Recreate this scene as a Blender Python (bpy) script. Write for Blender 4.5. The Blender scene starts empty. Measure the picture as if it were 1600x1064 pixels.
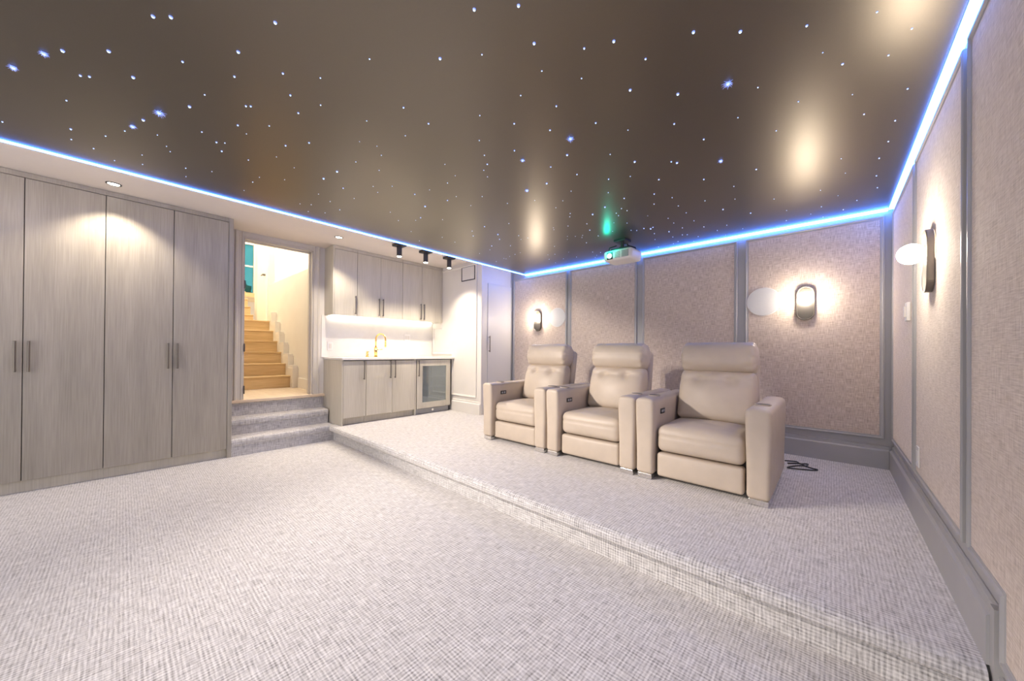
import bpy, bmesh, math, random
from mathutils import Vector, Matrix
random.seed(7)
S = bpy.context.scene
COL = S.collection
PI = math.pi
ZP = 0.20          # platform top
ZC = 1.20          # camera height
def Z(zrel): return zrel + ZC     # heights measured from the camera
ZSTAR = Z(1.268); ZSOF = Z(1.45)
XL = -5.38; XR = 0.400; YB = 4.485; XCL = -4.07; YCL = 3.78; YF = -2.6

# ------------------------------------------------------------------ materials
MATS = {}
def newmat(name):
    m = bpy.data.materials.new(name); m.use_nodes = True
    nt = m.node_tree
    for n in list(nt.nodes): nt.nodes.remove(n)
    out = nt.nodes.new('ShaderNodeOutputMaterial')
    b = nt.nodes.new('ShaderNodeBsdfPrincipled')
    nt.links.new(b.outputs[0], out.inputs[0])
    MATS[name] = m
    return m, nt, b, out
def plain(name, col, rough=.5, metal=0., spec=.5, noise=0., nscale=40., bump=0., bscale=200., coat=0.):
    m, nt, b, out = newmat(name)
    b.inputs['Base Color'].default_value = (*col, 1)
    b.inputs['Roughness'].default_value = rough
    b.inputs['Metallic'].default_value = metal
    b.inputs['Specular IOR Level'].default_value = spec
    if coat: b.inputs['Coat Weight'].default_value = coat
    tc = nt.nodes.new('ShaderNodeTexCoord')
    if noise > 0:
        n = nt.nodes.new('ShaderNodeTexNoise'); n.inputs['Scale'].default_value = nscale; n.inputs['Detail'].default_value = 3
        nt.links.new(tc.outputs['Object'], n.inputs['Vector'])
        r = nt.nodes.new('ShaderNodeValToRGB')
        r.color_ramp.elements[0].position = .3; r.color_ramp.elements[1].position = .7
        r.color_ramp.elements[0].color = (*[c*(1-noise) for c in col], 1)
        r.color_ramp.elements[1].color = (*[min(1, c*(1+noise)) for c in col], 1)
        nt.links.new(n.outputs['Fac'], r.inputs[0]); nt.links.new(r.outputs[0], b.inputs['Base Color'])
    if bump > 0:
        n2 = nt.nodes.new('ShaderNodeTexNoise'); n2.inputs['Scale'].default_value = bscale; n2.inputs['Detail'].default_value = 4
        nt.links.new(tc.outputs['Object'], n2.inputs['Vector'])
        bp = nt.nodes.new('ShaderNodeBump'); bp.inputs['Strength'].default_value = bump; bp.inputs['Distance'].default_value = .002
        nt.links.new(n2.outputs['Fac'], bp.inputs['Height']); nt.links.new(bp.outputs[0], b.inputs['Normal'])
    return m
def weave(name, cols, su, sv, rough=.9, bump=.3, lowfreq=.0, spec=.2, pos=(.30, .52, .72), mixw=.5, sheen=0., grid=0.):
    """threads running along u and along v, from metre-scaled UVs"""
    m, nt, b, out = newmat(name)
    uv = nt.nodes.new('ShaderNodeUVMap'); uv.uv_map = 'UVMap'
    def thread(sx, sy, off):
        mp = nt.nodes.new('ShaderNodeMapping'); mp.inputs['Scale'].default_value = (sx, sy, 1); mp.inputs['Location'].default_value = (off, off*.7, 0)
        nt.links.new(uv.outputs[0], mp.inputs[0])
        n = nt.nodes.new('ShaderNodeTexNoise'); n.inputs['Scale'].default_value = 1; n.inputs['Detail'].default_value = 2.5; n.inputs['Roughness'].default_value = .6
        nt.links.new(mp.outputs[0], n.inputs['Vector'])
        return n
    a = thread(su, sv, 3.1); c = thread(sv, su, 11.7)
    mx = nt.nodes.new('ShaderNodeMix'); mx.data_type = 'FLOAT'; mx.inputs[0].default_value = mixw
    nt.links.new(a.outputs['Fac'], mx.inputs[2]); nt.links.new(c.outputs['Fac'], mx.inputs[3])
    fac = mx.outputs[0]
    if grid:
        ws = []
        for d_ in 'XY':
            w = nt.nodes.new('ShaderNodeTexWave'); w.wave_type = 'BANDS'; w.bands_direction = d_
            w.inputs['Scale'].default_value = 2*PI/20/grid; w.inputs['Distortion'].default_value = 1.6; w.inputs['Detail'].default_value = 2; w.inputs['Detail Scale'].default_value = 1.2
            nt.links.new(uv.outputs[0], w.inputs['Vector']); ws.append(w)
        m2 = nt.nodes.new('ShaderNodeMix'); m2.data_type = 'FLOAT'; m2.inputs[0].default_value = .5
        nt.links.new(ws[0].outputs['Fac'], m2.inputs[2]); nt.links.new(ws[1].outputs['Fac'], m2.inputs[3])
        m3 = nt.nodes.new('ShaderNodeMix'); m3.data_type = 'FLOAT'; m3.inputs[0].default_value = .19
        nt.links.new(fac, m3.inputs[2]); nt.links.new(m2.outputs[0], m3.inputs[3]); fac = m3.outputs[0]
    r = nt.nodes.new('ShaderNodeValToRGB')
    els = r.color_ramp.elements
    els[0].position = pos[0]; els[0].color = (*cols[0], 1)
    els[1].position = pos[2]; els[1].color = (*cols[2], 1)
    e = els.new(pos[1]); e.color = (*cols[1], 1)
    nt.links.new(fac, r.inputs[0]); nt.links.new(r.outputs[0], b.inputs['Base Color'])
    bp = nt.nodes.new('ShaderNodeBump'); bp.inputs['Strength'].default_value = bump; bp.inputs['Distance'].default_value = .004
    nt.links.new(fac, bp.inputs['Height']); nt.links.new(bp.outputs[0], b.inputs['Normal'])
    b.inputs['Roughness'].default_value = rough; b.inputs['Specular IOR Level'].default_value = spec
    if sheen: b.inputs['Sheen Weight'].default_value = sheen; b.inputs['Sheen Tint'].default_value = (1., .93, .85, 1)
    return m
def grain(name, dark, light, su, sv, rough=.42, spec=.5, bump=.08):
    m, nt, b, out = newmat(name)
    uv = nt.nodes.new('ShaderNodeUVMap'); uv.uv_map = 'UVMap'
    oi = nt.nodes.new('ShaderNodeObjectInfo')
    add = nt.nodes.new('ShaderNodeVectorMath'); add.operation = 'ADD'
    nt.links.new(uv.outputs[0], add.inputs[0])
    sc = nt.nodes.new('ShaderNodeVectorMath'); sc.operation = 'SCALE'; sc.inputs['Scale'].default_value = 13.
    cb = nt.nodes.new('ShaderNodeCombineXYZ'); nt.links.new(oi.outputs['Random'], cb.inputs[0]); nt.links.new(oi.outputs['Random'], cb.inputs[1])
    nt.links.new(cb.outputs[0], sc.inputs[0]); nt.links.new(sc.outputs[0], add.inputs[1])
    def ns(sx, sy, det):
        mp = nt.nodes.new('ShaderNodeMapping'); mp.inputs['Scale'].default_value = (sx, sy, 1)
        nt.links.new(add.outputs[0], mp.inputs[0])
        n = nt.nodes.new('ShaderNodeTexNoise'); n.inputs['Scale'].default_value = 1; n.inputs['Detail'].default_value = det
        nt.links.new(mp.outputs[0], n.inputs['Vector']); return n
    f = ns(su, sv, 4); g = ns(su*.06, sv*.25, 2)
    mx = nt.nodes.new('ShaderNodeMix'); mx.data_type = 'FLOAT'; mx.inputs[0].default_value = .42
    nt.links.new(f.outputs['Fac'], mx.inputs[2]); nt.links.new(g.outputs['Fac'], mx.inputs[3])
    r = nt.nodes.new('ShaderNodeValToRGB')
    r.color_ramp.elements[0].position = .32; r.color_ramp.elements[0].color = (*dark, 1)
    r.color_ramp.elements[1].position = .66; r.color_ramp.elements[1].color = (*light, 1)
    nt.links.new(mx.outputs[0], r.inputs[0]); nt.links.new(r.outputs[0], b.inputs['Base Color'])
    bp = nt.nodes.new('ShaderNodeBump'); bp.inputs['Strength'].default_value = bump; bp.inputs['Distance'].default_value = .001
    nt.links.new(f.outputs['Fac'], bp.inputs['Height']); nt.links.new(bp.outputs[0], b.inputs['Normal'])
    b.inputs['Roughness'].default_value = rough; b.inputs['Specular IOR Level'].default_value = spec
    return m
def emit(name, col, strength, sample=True):
    m, nt, b, out = newmat(name)
    b.inputs['Base Color'].default_value = (.8, .8, .8, 1)
    b.inputs['Emission Color'].default_value = (*col, 1)
    b.inputs['Emission Strength'].default_value = strength
    try: m.cycles.emission_sampling = 'AUTO' if sample else 'NONE'
    except Exception: pass
    return m

carpet = weave('carpet', ((.21, .205, .205), (.50, .487, .487), (.73, .715, .71)), 13, 120, rough=.97, bump=.40, spec=.1, pos=(.33, .49, .64), sheen=.55, grid=.015)
linen = weave('linen', ((.38, .30, .245), (.61, .51, .435), (.79, .705, .63)), 15, 210, rough=.85, bump=.35, spec=.25, pos=(.34, .5, .66), sheen=.5)
greypaint = plain('grey_paint', (.39, .385, .39), .42, noise=.03, nscale=6)
whitewall = plain('white_paint', (.70, .67, .63), .45, noise=.02, nscale=5)
soffitpaint = plain('soffit_paint', (.72, .65, .59), .65, noise=.02, nscale=4)
casingpaint = plain('casing_paint', (.60, .56, .50), .4)
tallwood = grain('greige_wood', (.295, .27, .225), (.42, .385, .325), 130, 3.2, rough=.36)
kitwood = grain('kitchen_wood', (.46, .425, .35), (.60, .56, .475), 100, 3., rough=.34)
oak = grain('oak', (.58, .40, .19), (.78, .58, .32), 4, 60, rough=.38)
oaklight = grain('oak_floor', (.62, .48, .34), (.78, .65, .50), 5, 50, rough=.4)
leather = plain('beige_leather', (.55, .465, .375), .46, spec=.45, noise=.04, nscale=9, bump=.14, bscale=420)
darkgap = plain('black_lining', (.015, .013, .012), .8)
chrome = plain('chrome', (.78, .77, .76), .16, metal=1.)
nickel = plain('brushed_nickel', (.20, .18, .16), .34, metal=1.)
gold = plain('brushed_gold', (.83, .55, .20), .24, metal=1.)
quartz = plain('white_quartz', (.74, .72, .69), .22, noise=.03, nscale=8)
blackplastic = plain('black_plastic', (.02, .02, .022), .4)
bronze = plain('dark_bronze', (.06, .055, .05), .4, metal=.5)
champagne = plain('smoked_nickel', (.17, .155, .135), .36, metal=.8)
whiteplastic = plain('white_plastic', (.80, .78, .76), .38)
greygrille = plain('grey_grille', (.42, .42, .43), .5, noise=.15, nscale=300)
starcloth_m, nt_, b_, o_ = newmat('star_cloth')
b_.inputs['Roughness'].default_value = .35; b_.inputs['Metallic'].default_value = .0; b_.inputs['IOR'].default_value = 2.3; b_.inputs['Specular Tint'].default_value = (1., .9, .74, 1)
tc_ = nt_.nodes.new('ShaderNodeTexCoord')
n_ = nt_.nodes.new('ShaderNodeTexNoise'); n_.inputs['Scale'].default_value = 260; n_.inputs['Detail'].default_value = 2
nt_.links.new(tc_.outputs['Object'], n_.inputs['Vector'])
r_ = nt_.nodes.new('ShaderNodeValToRGB'); r_.color_ramp.elements[0].color = (.022, .019, .015, 1); r_.color_ramp.elements[1].color = (.045, .038, .031, 1)
nt_.links.new(n_.outputs['Fac'], r_.inputs[0]); nt_.links.new(r_.outputs[0], b_.inputs['Base Color'])
glass_m, nt_, b_, o_ = newmat('tinted_glass')
b_.inputs['Base Color'].default_value = (.45, .5, .52, 1); b_.inputs['Roughness'].default_value = .04
b_.inputs['Metallic'].default_value = .75
tr_ = nt_.nodes.new('ShaderNodeBsdfTransparent'); tr_.inputs[0].default_value = (.6, .66, .68, 1)
ms_ = nt_.nodes.new('ShaderNodeMixShader'); ms_.inputs[0].default_value = .55
nt_.links.new(tr_.outputs[0], ms_.inputs[1]); nt_.links.new(b_.outputs[0], ms_.inputs[2]); nt_.links.new(ms_.outputs[0], o_.inputs[0])
globe_e = emit('globe_light', (1., .85, .68), 95.)
led_e = emit('blue_led', (.042, .205, 1.), 15.)
under_e = emit('under_cabinet_led', (1., .93, .82), 6.5)
down_e = emit('downlight_lens', (1., .9, .75), 12.)
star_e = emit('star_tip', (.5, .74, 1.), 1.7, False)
starglow_e = emit('star_glow', (.06, .17, .80), 1.0, False)  # emissive blue stands in for the bloom around each star tip
lens_e = emit('projector_lens_glow', (.35, .95, .9), 2.5)
teal_m, nt_, b_, o_ = newmat('teal_glass')
b_.inputs['Roughness'].default_value = .05; b_.inputs['Base Color'].default_value = (.1, .3, .32, 1)
tr_ = nt_.nodes.new('ShaderNodeBsdfTransparent'); tr_.inputs[0].default_value = (.24, .52, .55, 1)
ms_ = nt_.nodes.new('ShaderNodeMixShader'); ms_.inputs[0].default_value = .12
nt_.links.new(tr_.outputs[0], ms_.inputs[1]); nt_.links.new(b_.outputs[0], ms_.inputs[2]); nt_.links.new(ms_.outputs[0], o_.inputs[0])

# ------------------------------------------------------------------ mesh helpers
def boxuv(me):
    if not me.uv_layers: me.uv_layers.new(name='UVMap')
    uvl = me.uv_layers[0].data
    for p in me.polygons:
        n = p.normal; ax = max(range(3), key=lambda i: abs(n[i]))
        for li in p.loop_indices:
            c = me.vertices[me.loops[li].vertex_index].co
            uvl[li].uv = (c.x, c.y) if ax == 2 else ((c.x, c.z) if ax == 1 else (c.y, c.z))
def obj(name, bm, m, parent=None, smooth=False):
    me = bpy.data.meshes.new(name)
    bmesh.ops.recalc_face_normals(bm, faces=bm.faces[:])
    bm.to_mesh(me); bm.free(); me.update()
    if smooth is True:
        for p in me.polygons: p.use_smooth = True
    boxuv(me)
    o = bpy.data.objects.new(name, me)
    for mm in (m if isinstance(m, (list, tuple)) else [m]): me.materials.append(mm)
    COL.objects.link(o)
    if parent is not None: o.parent = parent
    return o
def tag(o, label, cat, group=None):
    o['label'] = label; o['category'] = cat
    if group: o['group'] = group
    return o
def thing(name, label, cat, loc=(0, 0, 0), rotz=0, group=None):
    o = bpy.data.objects.new(name, None); COL.objects.link(o)
    o.location = loc; o.rotation_euler = (0, 0, rotz); o.empty_display_size = .05
    return tag(o, label, cat, group)
def struct(name, bm, m, parent=None, label=None, smooth=False):
    o = obj(name, bm, m, parent, smooth)
    if parent is None: o['kind'] = 'structure'
    if label: o['label'] = label
    return o
def dup(root, loc, rotz=0):
    r = root.copy(); COL.objects.link(r); r.location = loc; r.rotation_euler = (0, 0, rotz)
    for ch in list(root.children):
        c = ch.copy(); COL.objects.link(c); c.parent = r
        for g in list(ch.children):
            d = g.copy(); COL.objects.link(d); d.parent = c
    return r
def B(): return bmesh.new()
def box(bm, x0, x1, y0, y1, z0, z1, bev=0., seg=2):
    t = bmesh.new()
    bmesh.ops.create_cube(t, size=1)
    bmesh.ops.scale(t, vec=(abs(x1-x0), abs(y1-y0), abs(z1-z0)), verts=t.verts)
    bmesh.ops.translate(t, vec=((x0+x1)/2, (y0+y1)/2, (z0+z1)/2), verts=t.verts)
    if bev > 0: bmesh.ops.bevel(t, geom=t.edges[:], offset=bev, segments=seg, affect='EDGES', profile=.5)
    join(bm, t); return bm
def join(bm, t):
    me = bpy.data.meshes.new('tmp'); t.to_mesh(me); t.free(); bm.from_mesh(me); bpy.data.meshes.remove(me)
def xf(t, M):
    bmesh.ops.transform(t, matrix=M, verts=t.verts); return t
def bx(*a, **k): return box(B(), *a, **k)
def cyl(bm, p0, p1, r0, r1=None, n=20, caps=True):
    r1 = r0 if r1 is None else r1
    p0, p1 = Vector(p0), Vector(p1); d = p1-p0; L = d.length
    t = bmesh.new(); bmesh.ops.create_cone(t, cap_ends=caps, segments=n, radius1=r0, radius2=r1, depth=L)
    q = Vector((0, 0, 1)).rotation_difference(d.normalized())
    xf(t, Matrix.Translation((p0+p1)/2) @ q.to_matrix().to_4x4()); join(bm, t); return bm
def tube(bm, pts, r, n=10, closed=False):
    pts = [Vector(p) for p in pts]; N = len(pts); rings = []
    up = Vector((0, 0, 1)); prev = None
    for i, p in enumerate(pts):
        a = pts[(i-1) % N] if (closed or i > 0) else p; c = pts[(i+1) % N] if (closed or i < N-1) else p
        t = (c-a).normalized()
        if prev is None:
            u = t.cross(up)
            if u.length < 1e-3: u = t.cross(Vector((1, 0, 0)))
            u.normalize()
        else:
            u = (prev - t*prev.dot(t)).normalized()
        prev = u; w = t.cross(u); rr = r[i] if isinstance(r, (list, tuple)) else r
        rings.append([bm.verts.new(p + (u*math.cos(2*PI*k/n) + w*math.sin(2*PI*k/n))*rr) for k in range(n)])
    for i in range(N if closed else N-1):
        A, Bq = rings[i], rings[(i+1) % N]
        for k in range(n): bm.faces.new((A[k], A[(k+1) % n], Bq[(k+1) % n], Bq[k]))
    if not closed: bm.faces.new(rings[0][::-1]); bm.faces.new(rings[-1])
    return bm
def spline(pts, n=8, closed=False):
    P = [Vector(p) for p in pts]; N = len(P); out = []
    for i in range(N if closed else N-1):
        g = (lambda k: P[k % N]) if closed else (lambda k: P[max(0, min(N-1, k))])
        a, b, c, d = g(i-1), g(i), g(i+1), g(i+2)
        for j in range(n):
            t = j/n
            out.append(.5*((2*b) + (c-a)*t + (2*a-5*b+4*c-d)*t*t + (3*b-a-3*c+d)*t**3))
    if not closed: out.append(P[-1])
    return out
def softbox(c, h, r, n=(8, 8, 8), fn=None, k=4):
    """rounded box with a regular grid, shaped further by fn(pos, unit)"""
    bm = bmesh.new(); ax = []
    R3 = [min(q, h[i]*.999) for i, q in enumerate(r if isinstance(r, tuple) else (r, r, r))]
    for i in range(3):
        hi = h[i]; ri = R3[i]
        inner = hi-ri
        cs = [-hi + ri*(1-math.cos(PI/2*j/k))*1.0 for j in range(k)]
        L = cs + [-inner + 2*inner*j/n[i] for j in range(n[i]+1)] + [-x for x in reversed(cs)]
        ax.append(L)
    V = {}
    def vert(i, j, l):
        key = (i, j, l)
        if key in V: return V[key]
        raw = Vector((ax[0][i], ax[1][j], ax[2][l]))
        inn = Vector([max(-(h[a]-R3[a]), min(h[a]-R3[a], raw[a])) for a in range(3)])
        d = raw-inn
        rr = Vector(R3)
        if d.length > 1e-9:
            dn = Vector([d[a]/rr[a] for a in range(3)]); L = dn.length
            d = Vector([dn[a]/L*rr[a] for a in range(3)])
        p = inn+d
        u = Vector([p[a]/h[a] for a in range(3)])
        if fn: p = fn(p, u)
        V[key] = bm.verts.new(p + Vector(c)); return V[key]
    NX, NY, NZ = (len(a) for a in ax)
    def quad(f, A, Bn):
        for a in range(A-1):
            for b2 in range(Bn-1):
                vs = [f(a, b2), f(a+1, b2), f(a+1, b2+1), f(a, b2+1)]
                if len(set(vs)) == 4:
                    try: bm.faces.new(vs)
                    except ValueError: pass
    for l in (0, NZ-1): quad(lambda a, b2: vert(a, b2, l), NX, NY)
    for j in (0, NY-1): quad(lambda a, b2: vert(a, j, b2), NX, NZ)
    for i in (0, NX-1): quad(lambda a, b2: vert(i, a, b2), NY, NZ)
    return bm
def moulding(bm, poly, prof, mapf):
    """sweep a profile [(inset, height)] round a closed polygon (counter-clockwise), mitred"""
    N = len(poly); rings = []
    for ins, hgt in prof:
        ring = []
        for i in range(N):
            p0, p1, p2 = (Vector(poly[(i+d) % N]) for d in (-1, 0, 1))
            e1 = (p1-p0).normalized(); e2 = (p2-p1).normalized()
            n1 = Vector((-e1.y, e1.x)); n2 = Vector((-e2.y, e2.x))
            q = p1 + (n1+n2)/(1+n1.dot(n2))*ins
            ring.append(bm.verts.new(mapf(q.x, q.y, hgt)))
        rings.append(ring)
    for a in range(len(rings)-1):
        for i in range(N):
            bm.faces.new((rings[a][i], rings[a][(i+1) % N], rings[a+1][(i+1) % N], rings[a+1][i]))
    return rings
def polyprism(bm, poly, mapf, h0, h1):
    a = [bm.verts.new(mapf(p[0], p[1], h0)) for p in poly]; b = [bm.verts.new(mapf(p[0], p[1], h1)) for p in poly]
    bm.faces.new(a[::-1]); bm.faces.new(b); N = len(poly)
    for i in range(N): bm.faces.new((a[i], a[(i+1) % N], b[(i+1) % N], b[i]))
    return bm
def extrude_profile(bm, prof, mapf, t0, t1):
    """prof: closed list of (a,b); mapf(a,b,t)"""
    return polyprism(bm, prof, mapf, t0, t1)

# ------------------------------------------------------------------ the setting
struct('floor', bx(XL-.1, XR+.1, YF, 2.2, -.1, 0), carpet, label='lower carpeted floor')
# platform with rolled nosing over a recessed riser
pl = B()
prof = [(YB+.1, .0), (YB+.1, ZP), (1.900, ZP), (1.876, ZP-.004), (1.858, ZP-.014), (1.850, ZP-.030), (1.850, ZP-.058), (1.858, ZP-.070), (1.880, ZP-.076), (1.908, ZP-.080), (1.908, .0)]
extrude_profile(pl, prof, lambda a, b, t: Vector((t, a, b)), -4.955, .372)
box(pl, XL-.1, -4.955, 1.93, YB+.1, 0, ZP)
pf = struct('floor_platform', pl, carpet, label='raised carpeted seating platform'); 
# carpet steps
st = B()
def step(y0, y1, x0, x1, z0, z1):
    p = [(x0, z0), (x0, z1), (x1-.045, z1), (x1-.018, z1-.006), (x1-.004, z1-.02), (x1, z1-.04), (x1-.002, z1-.07), (x1-.014, z1-.085), (x1-.016, z0)]
    extrude_profile(st, p, lambda a, b, t: Vector((a, t, b)), y0, y1)
step(.822, 1.915, XL+.0, -4.925, 0, ZP)
step(.822, 1.915, XL+.0, -5.135, ZP, ZP+.188)
box(st, XL-.02, XL+.012, .86, 1.915, ZP+.188, ZP+.35)
struct('floor_steps', st, carpet, label='two carpeted steps up to the doorway')

wl = B()      # left wall with door opening
ZL = .58      # landing
DY0, DY1, DZ = .998, 1.785, Z(1.378)
box(wl, XL-.14, XL, YF, DY0, 0, ZSOF+.1); box(wl, XL-.14, XL, DY1, YCL+.05, 0, ZSOF+.1)
box(wl, XL-.14, XL, DY0, DY1, DZ, ZSOF+.1); box(wl, XL-.14, XL, DY0, DY1, 0, ZL-.04)
struct('wall_left', wl, whitewall)
wb = bx(XCL-.02, XR+.1, YB, YB+.1, 0, ZSOF+.1)
struct('wall_back', wb, greypaint)
struct('wall_right', bx(XR, XR+.1, YF, YB+.1, -.1, ZSOF+.1), greypaint)
# closet block at the back left: panelled side wall and front wall with a flush door
wc = B()
box(wc, XL-.1, XCL, YCL, YB+.1, ZP, ZSOF+.1)
struct('wall_closet', wc, whitewall, label='white panelled closet block beside the kitchenette')
tr = B()
f_side = lambda a, b, h: Vector((a, YCL-h, b))
P_m = [(0, 0), (0, .010), (.004, .014), (.012, .014), (.018, .008), (.026, .006), (.030, 0)]
# big stepped picture-frame moulding on the closet side wall
poly = [(-5.11, Z(1.40)), (-5.11, Z(.415)), (-5.345, Z(.415)), (-5.345, Z(-.06)), (-4.80, Z(-.06)), (-4.80, Z(-.745)), (-4.175, Z(-.745)), (-4.175, Z(1.40))]
moulding(tr, poly, P_m, f_side)
struct('trim_1', tr, whitewall, label='stepped moulding on the white closet side wall')
bs = B()
def base_profile(bm, mapf, t0, t1, z0):
    p = [(0, z0), (0, z0+.20), (.004, z0+.20), (.012, z0+.195), (.014, z0+.168), (.026, z0+.160), (.028, z0+.155), (.028, z0)]
    extrude_profile(bm, p, mapf, t0, t1)
base_profile(bs, lambda a, b, t: Vector((t, YCL-a, b)), -4.77, XCL, ZP)
struct('baseboard_closet', bs, whitewall)
bs = B(); base_profile(bs, lambda a, b, t: Vector((t, YB-.0-a, b)), XCL, XR-.03, ZP)
struct('baseboard_back', bs, greypaint)
bs = B(); base_profile(bs, lambda a, b, t: Vector((XR-a, t, b)), 1.885, YB, ZP)
base_profile(bs, lambda a, b, t: Vector((XR-a, t, b)), YF, 1.845, 0)
box(bs, XR-.02, XR, 1.845, 1.885, 0, ZP+.2)
struct('baseboard_right', bs, greypaint)
# corner post between closet front and back wall
struct('trim_2', bx(XCL, XCL+.016, YB-.035, YB, ZP+.2, ZSOF), greypaint, label='grey corner bead between closet and back wall')
struct('trim_3', bx(XCL-.03, XCL+.012, YCL-.012, YCL+.03, ZP, ZSOF, bev=.003), whitewall, label='white corner post of the closet')
# flush closet door
d2 = B(); box(d2, XCL, XCL+.010, YCL+.128, YB-.022, ZP+.02, Z(1.085), bev=.002)
dd = struct('door_2', d2, plain('pale_door', (.66, .645, .63), .4), label='flush white closet door')
hb = B(); HX = XCL+.010
for zz in (Z(.005), Z(.225)): cyl(hb, (HX, YCL+.150, zz), (HX+.03, YCL+.150, zz), .005)
box(hb, HX+.024, HX+.034, YCL+.144, YCL+.156, Z(-.015), Z(.245), bev=.002)
obj('door_handle', hb, nickel, dd)
# soffit, star ceiling
struct('ceiling', bx(XL-.1, XR+.1, YF, YB+.1, ZSOF, ZSOF+.1), soffitpaint, label='pale soffit ceiling')
SX0, SX1, SY1 = -3.755, .358, 4.442
struct('ceiling_star', bx(SX0, SX1, YF, SY1, ZSTAR, ZSTAR+.08), starcloth_m, label='dark satin star ceiling panel')
# door casing, jamb
dc = B()
P_c = [(0, 0), (0, .020), (-.012, .024), (-.03, .016), (-.055, .016), (-.062, .022), (-.082, .022), (-.09, 0)]
def casing_side(yc, sgn):
    p = [(0, 0), (0, .016), (.010, .020), (.018, .014), (.050, .016), (.058, .024), (.075, .024), (.085, .0)]
    extrude_profile(dc, [(yc+sgn*a, XL+h) for a, h in p], lambda a, b, t: Vector((b, a, t)), ZL, ZSOF)
casing_side(DY0-.005, -1); casing_side(DY1+.005, 1)
extrude_profile(dc, [(DZ+.005+a, XL+h) for a, h in [(0, 0), (0, .016), (.01, .02), (.018, .014), (.05, .016), (.06, .02), (ZSOF-DZ-.006, .02), (ZSOF-DZ-.006, 0)]], lambda a, b, t: Vector((b, t, a)), DY0-.005, DY1+.005)
box(dc, XL-.15, XL+.004, DY0-.001, DY0+.014, ZL, DZ); box(dc, XL-.15, XL+.004, DY1-.014, DY1+.001, ZL, DZ); box(dc, XL-.15, XL+.004, DY0, DY1, DZ-.014, DZ+.001)
box(dc, XL-.11, XL-.06, DY0+.014, DY0+.026, ZL, DZ-.014); box(dc, XL-.11, XL-.06, DY1-.026, DY1-.014, ZL, DZ-.014); box(dc, XL-.11, XL-.06, DY0+.014, DY1-.014, DZ-.026, DZ-.014)
d1 = struct('door_1', dc, casingpaint, label='pale grey door casing at the top of the steps')
for zz in (Z(-.50), Z(.02), Z(.80)):
    h = bx(XL-.02, XL+.010, DY0+.010, DY0+.018, zz-.05, zz+.05, bev=.002); cyl(h, (XL+.012, DY0+.018, zz-.05), (XL+.012, DY0+.018, zz+.05), .006)
    obj('hinge', h, nickel, d1)
# landing + stair hall
ld = B(); box(ld, -6.62, XL+.045, .75, 1.95, ZL-.035, ZL, bev=.004)
struct('floor_landing', ld, oaklight, label='pale oak landing behind the doorway')
so = B(); RISE = .193
xs = -6.62; zz = ZL; YS = 1.865
for k in range(6):
    box(so, xs-.30, xs, .75, YS, zz, zz+RISE-.022)
    box(so, xs-.30, xs+.022, .75, YS, zz+RISE-.022, zz+RISE, bev=.004)
    xs -= .25; zz += RISE
box(so, -9.2, xs+.1, .75, 2.3, zz-.1, zz)
xs = -9.1
for k in range(4):
    box(so, xs-.30, xs, .75, YS, zz, zz+RISE-.022)
    box(so, xs-.30, xs+.022, .75, YS, zz+RISE-.022, zz+RISE, bev=.004)
    xs -= .25; zz += RISE
box(so, -11, xs+.1, .75, 3.2, zz-.1, zz)
struct('floor_stairs', so, oak, label='golden oak stairs rising beyond the doorway')
hall = plain('hall_paint', (.78, .74, .67), .6, noise=.02, nscale=4)
hw = B()
box(hw, -8.30, XL-.14, 1.95, 2.05, ZL-.1, Z(1.275))
box(hw, -11, XL-.14, 3.2, 3.3, ZL-.1, 5.4)
box(hw, -11, XL-.14, .65, .75, ZL-.1, 5.4)
box(hw, XL-.18, XL-.141, .65, DY0-.0, ZL-.1, 5.4); box(hw, XL-.18, XL-.141, DY1, 3.3, ZL-.1, 5.4); box(hw, XL-.18, XL-.141, .65, 3.3, DZ, 5.4)
box(hw, -9.42, -8.30, 1.95, 2.05, ZL, 5.4)
WZ0, WZ1, WY0, WY1 = 2.53, 3.87, 1.55, 2.255
box(hw, -11.1, -11, .65, WY0, ZL-.1, 5.4); box(hw, -11.1, -11, WY1, 3.3, ZL-.1, 5.4); box(hw, -11.1, -11, WY0, WY1, ZL-.1, WZ0); box(hw, -11.1, -11, WY0, WY1, WZ1, 5.4)
box(hw, -11.1, XL-.14, .65, 3.3, 5.4, 5.5)
struct('wall_hall', hw, hall, label='cream stair hall walls')
sk = B(); xs = -6.62; zz = ZL
box(sk, -6.45, XL-.15, 1.93, 1.95, ZL, ZL+.16)
for k in range(6):
    box(sk, xs-.13, xs+.125, YS, 1.95, ZL-.02, zz+RISE+.13, bev=.004); box(sk, xs-.126, xs+.10, YS+.006, 1.944, zz, zz+RISE+.165, bev=.004)
    xs -= .25; zz += RISE
struct('baseboard_stairs', sk, plain('white_trim', (.80, .76, .69), .45), label='white stepped skirting beside the stairs')
wd = bx(-11.055, -11.045, WY0, WY1, WZ0, WZ1)
wn = struct('window_1', wd, teal_m, label='tall teal tinted window at the top of the stairs')
ff = B(); box(ff, -11.08, -10.97, WY1-.005, WY1+.10, WZ0, WZ1+.05); box(ff, -11.06, -11.03, WY0, WY1, 3.30, 3.34); box(ff, -11.08, -11.0, WY0-.06, WY0, WZ0, WZ1)
obj('window_frame', ff, casingpaint, wn)
sh_ = B(); bmesh.ops.create_icosphere(sh_, subdivisions=4, radius=.5)
for v in sh_.verts: v.co *= 1+.18*math.sin(v.co.x*23)*math.sin(v.co.y*19)*math.sin(v.co.z*21)
tag(obj('garden_shrub', xf(sh_, Matrix.Translation((-12.2, 1.95, 2.68))), plain('leaf_green', (.03, .09, .06), .7, noise=.4, nscale=14), None, True), 'dark green shrub outside the teal window above the stairs', 'shrub')
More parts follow.
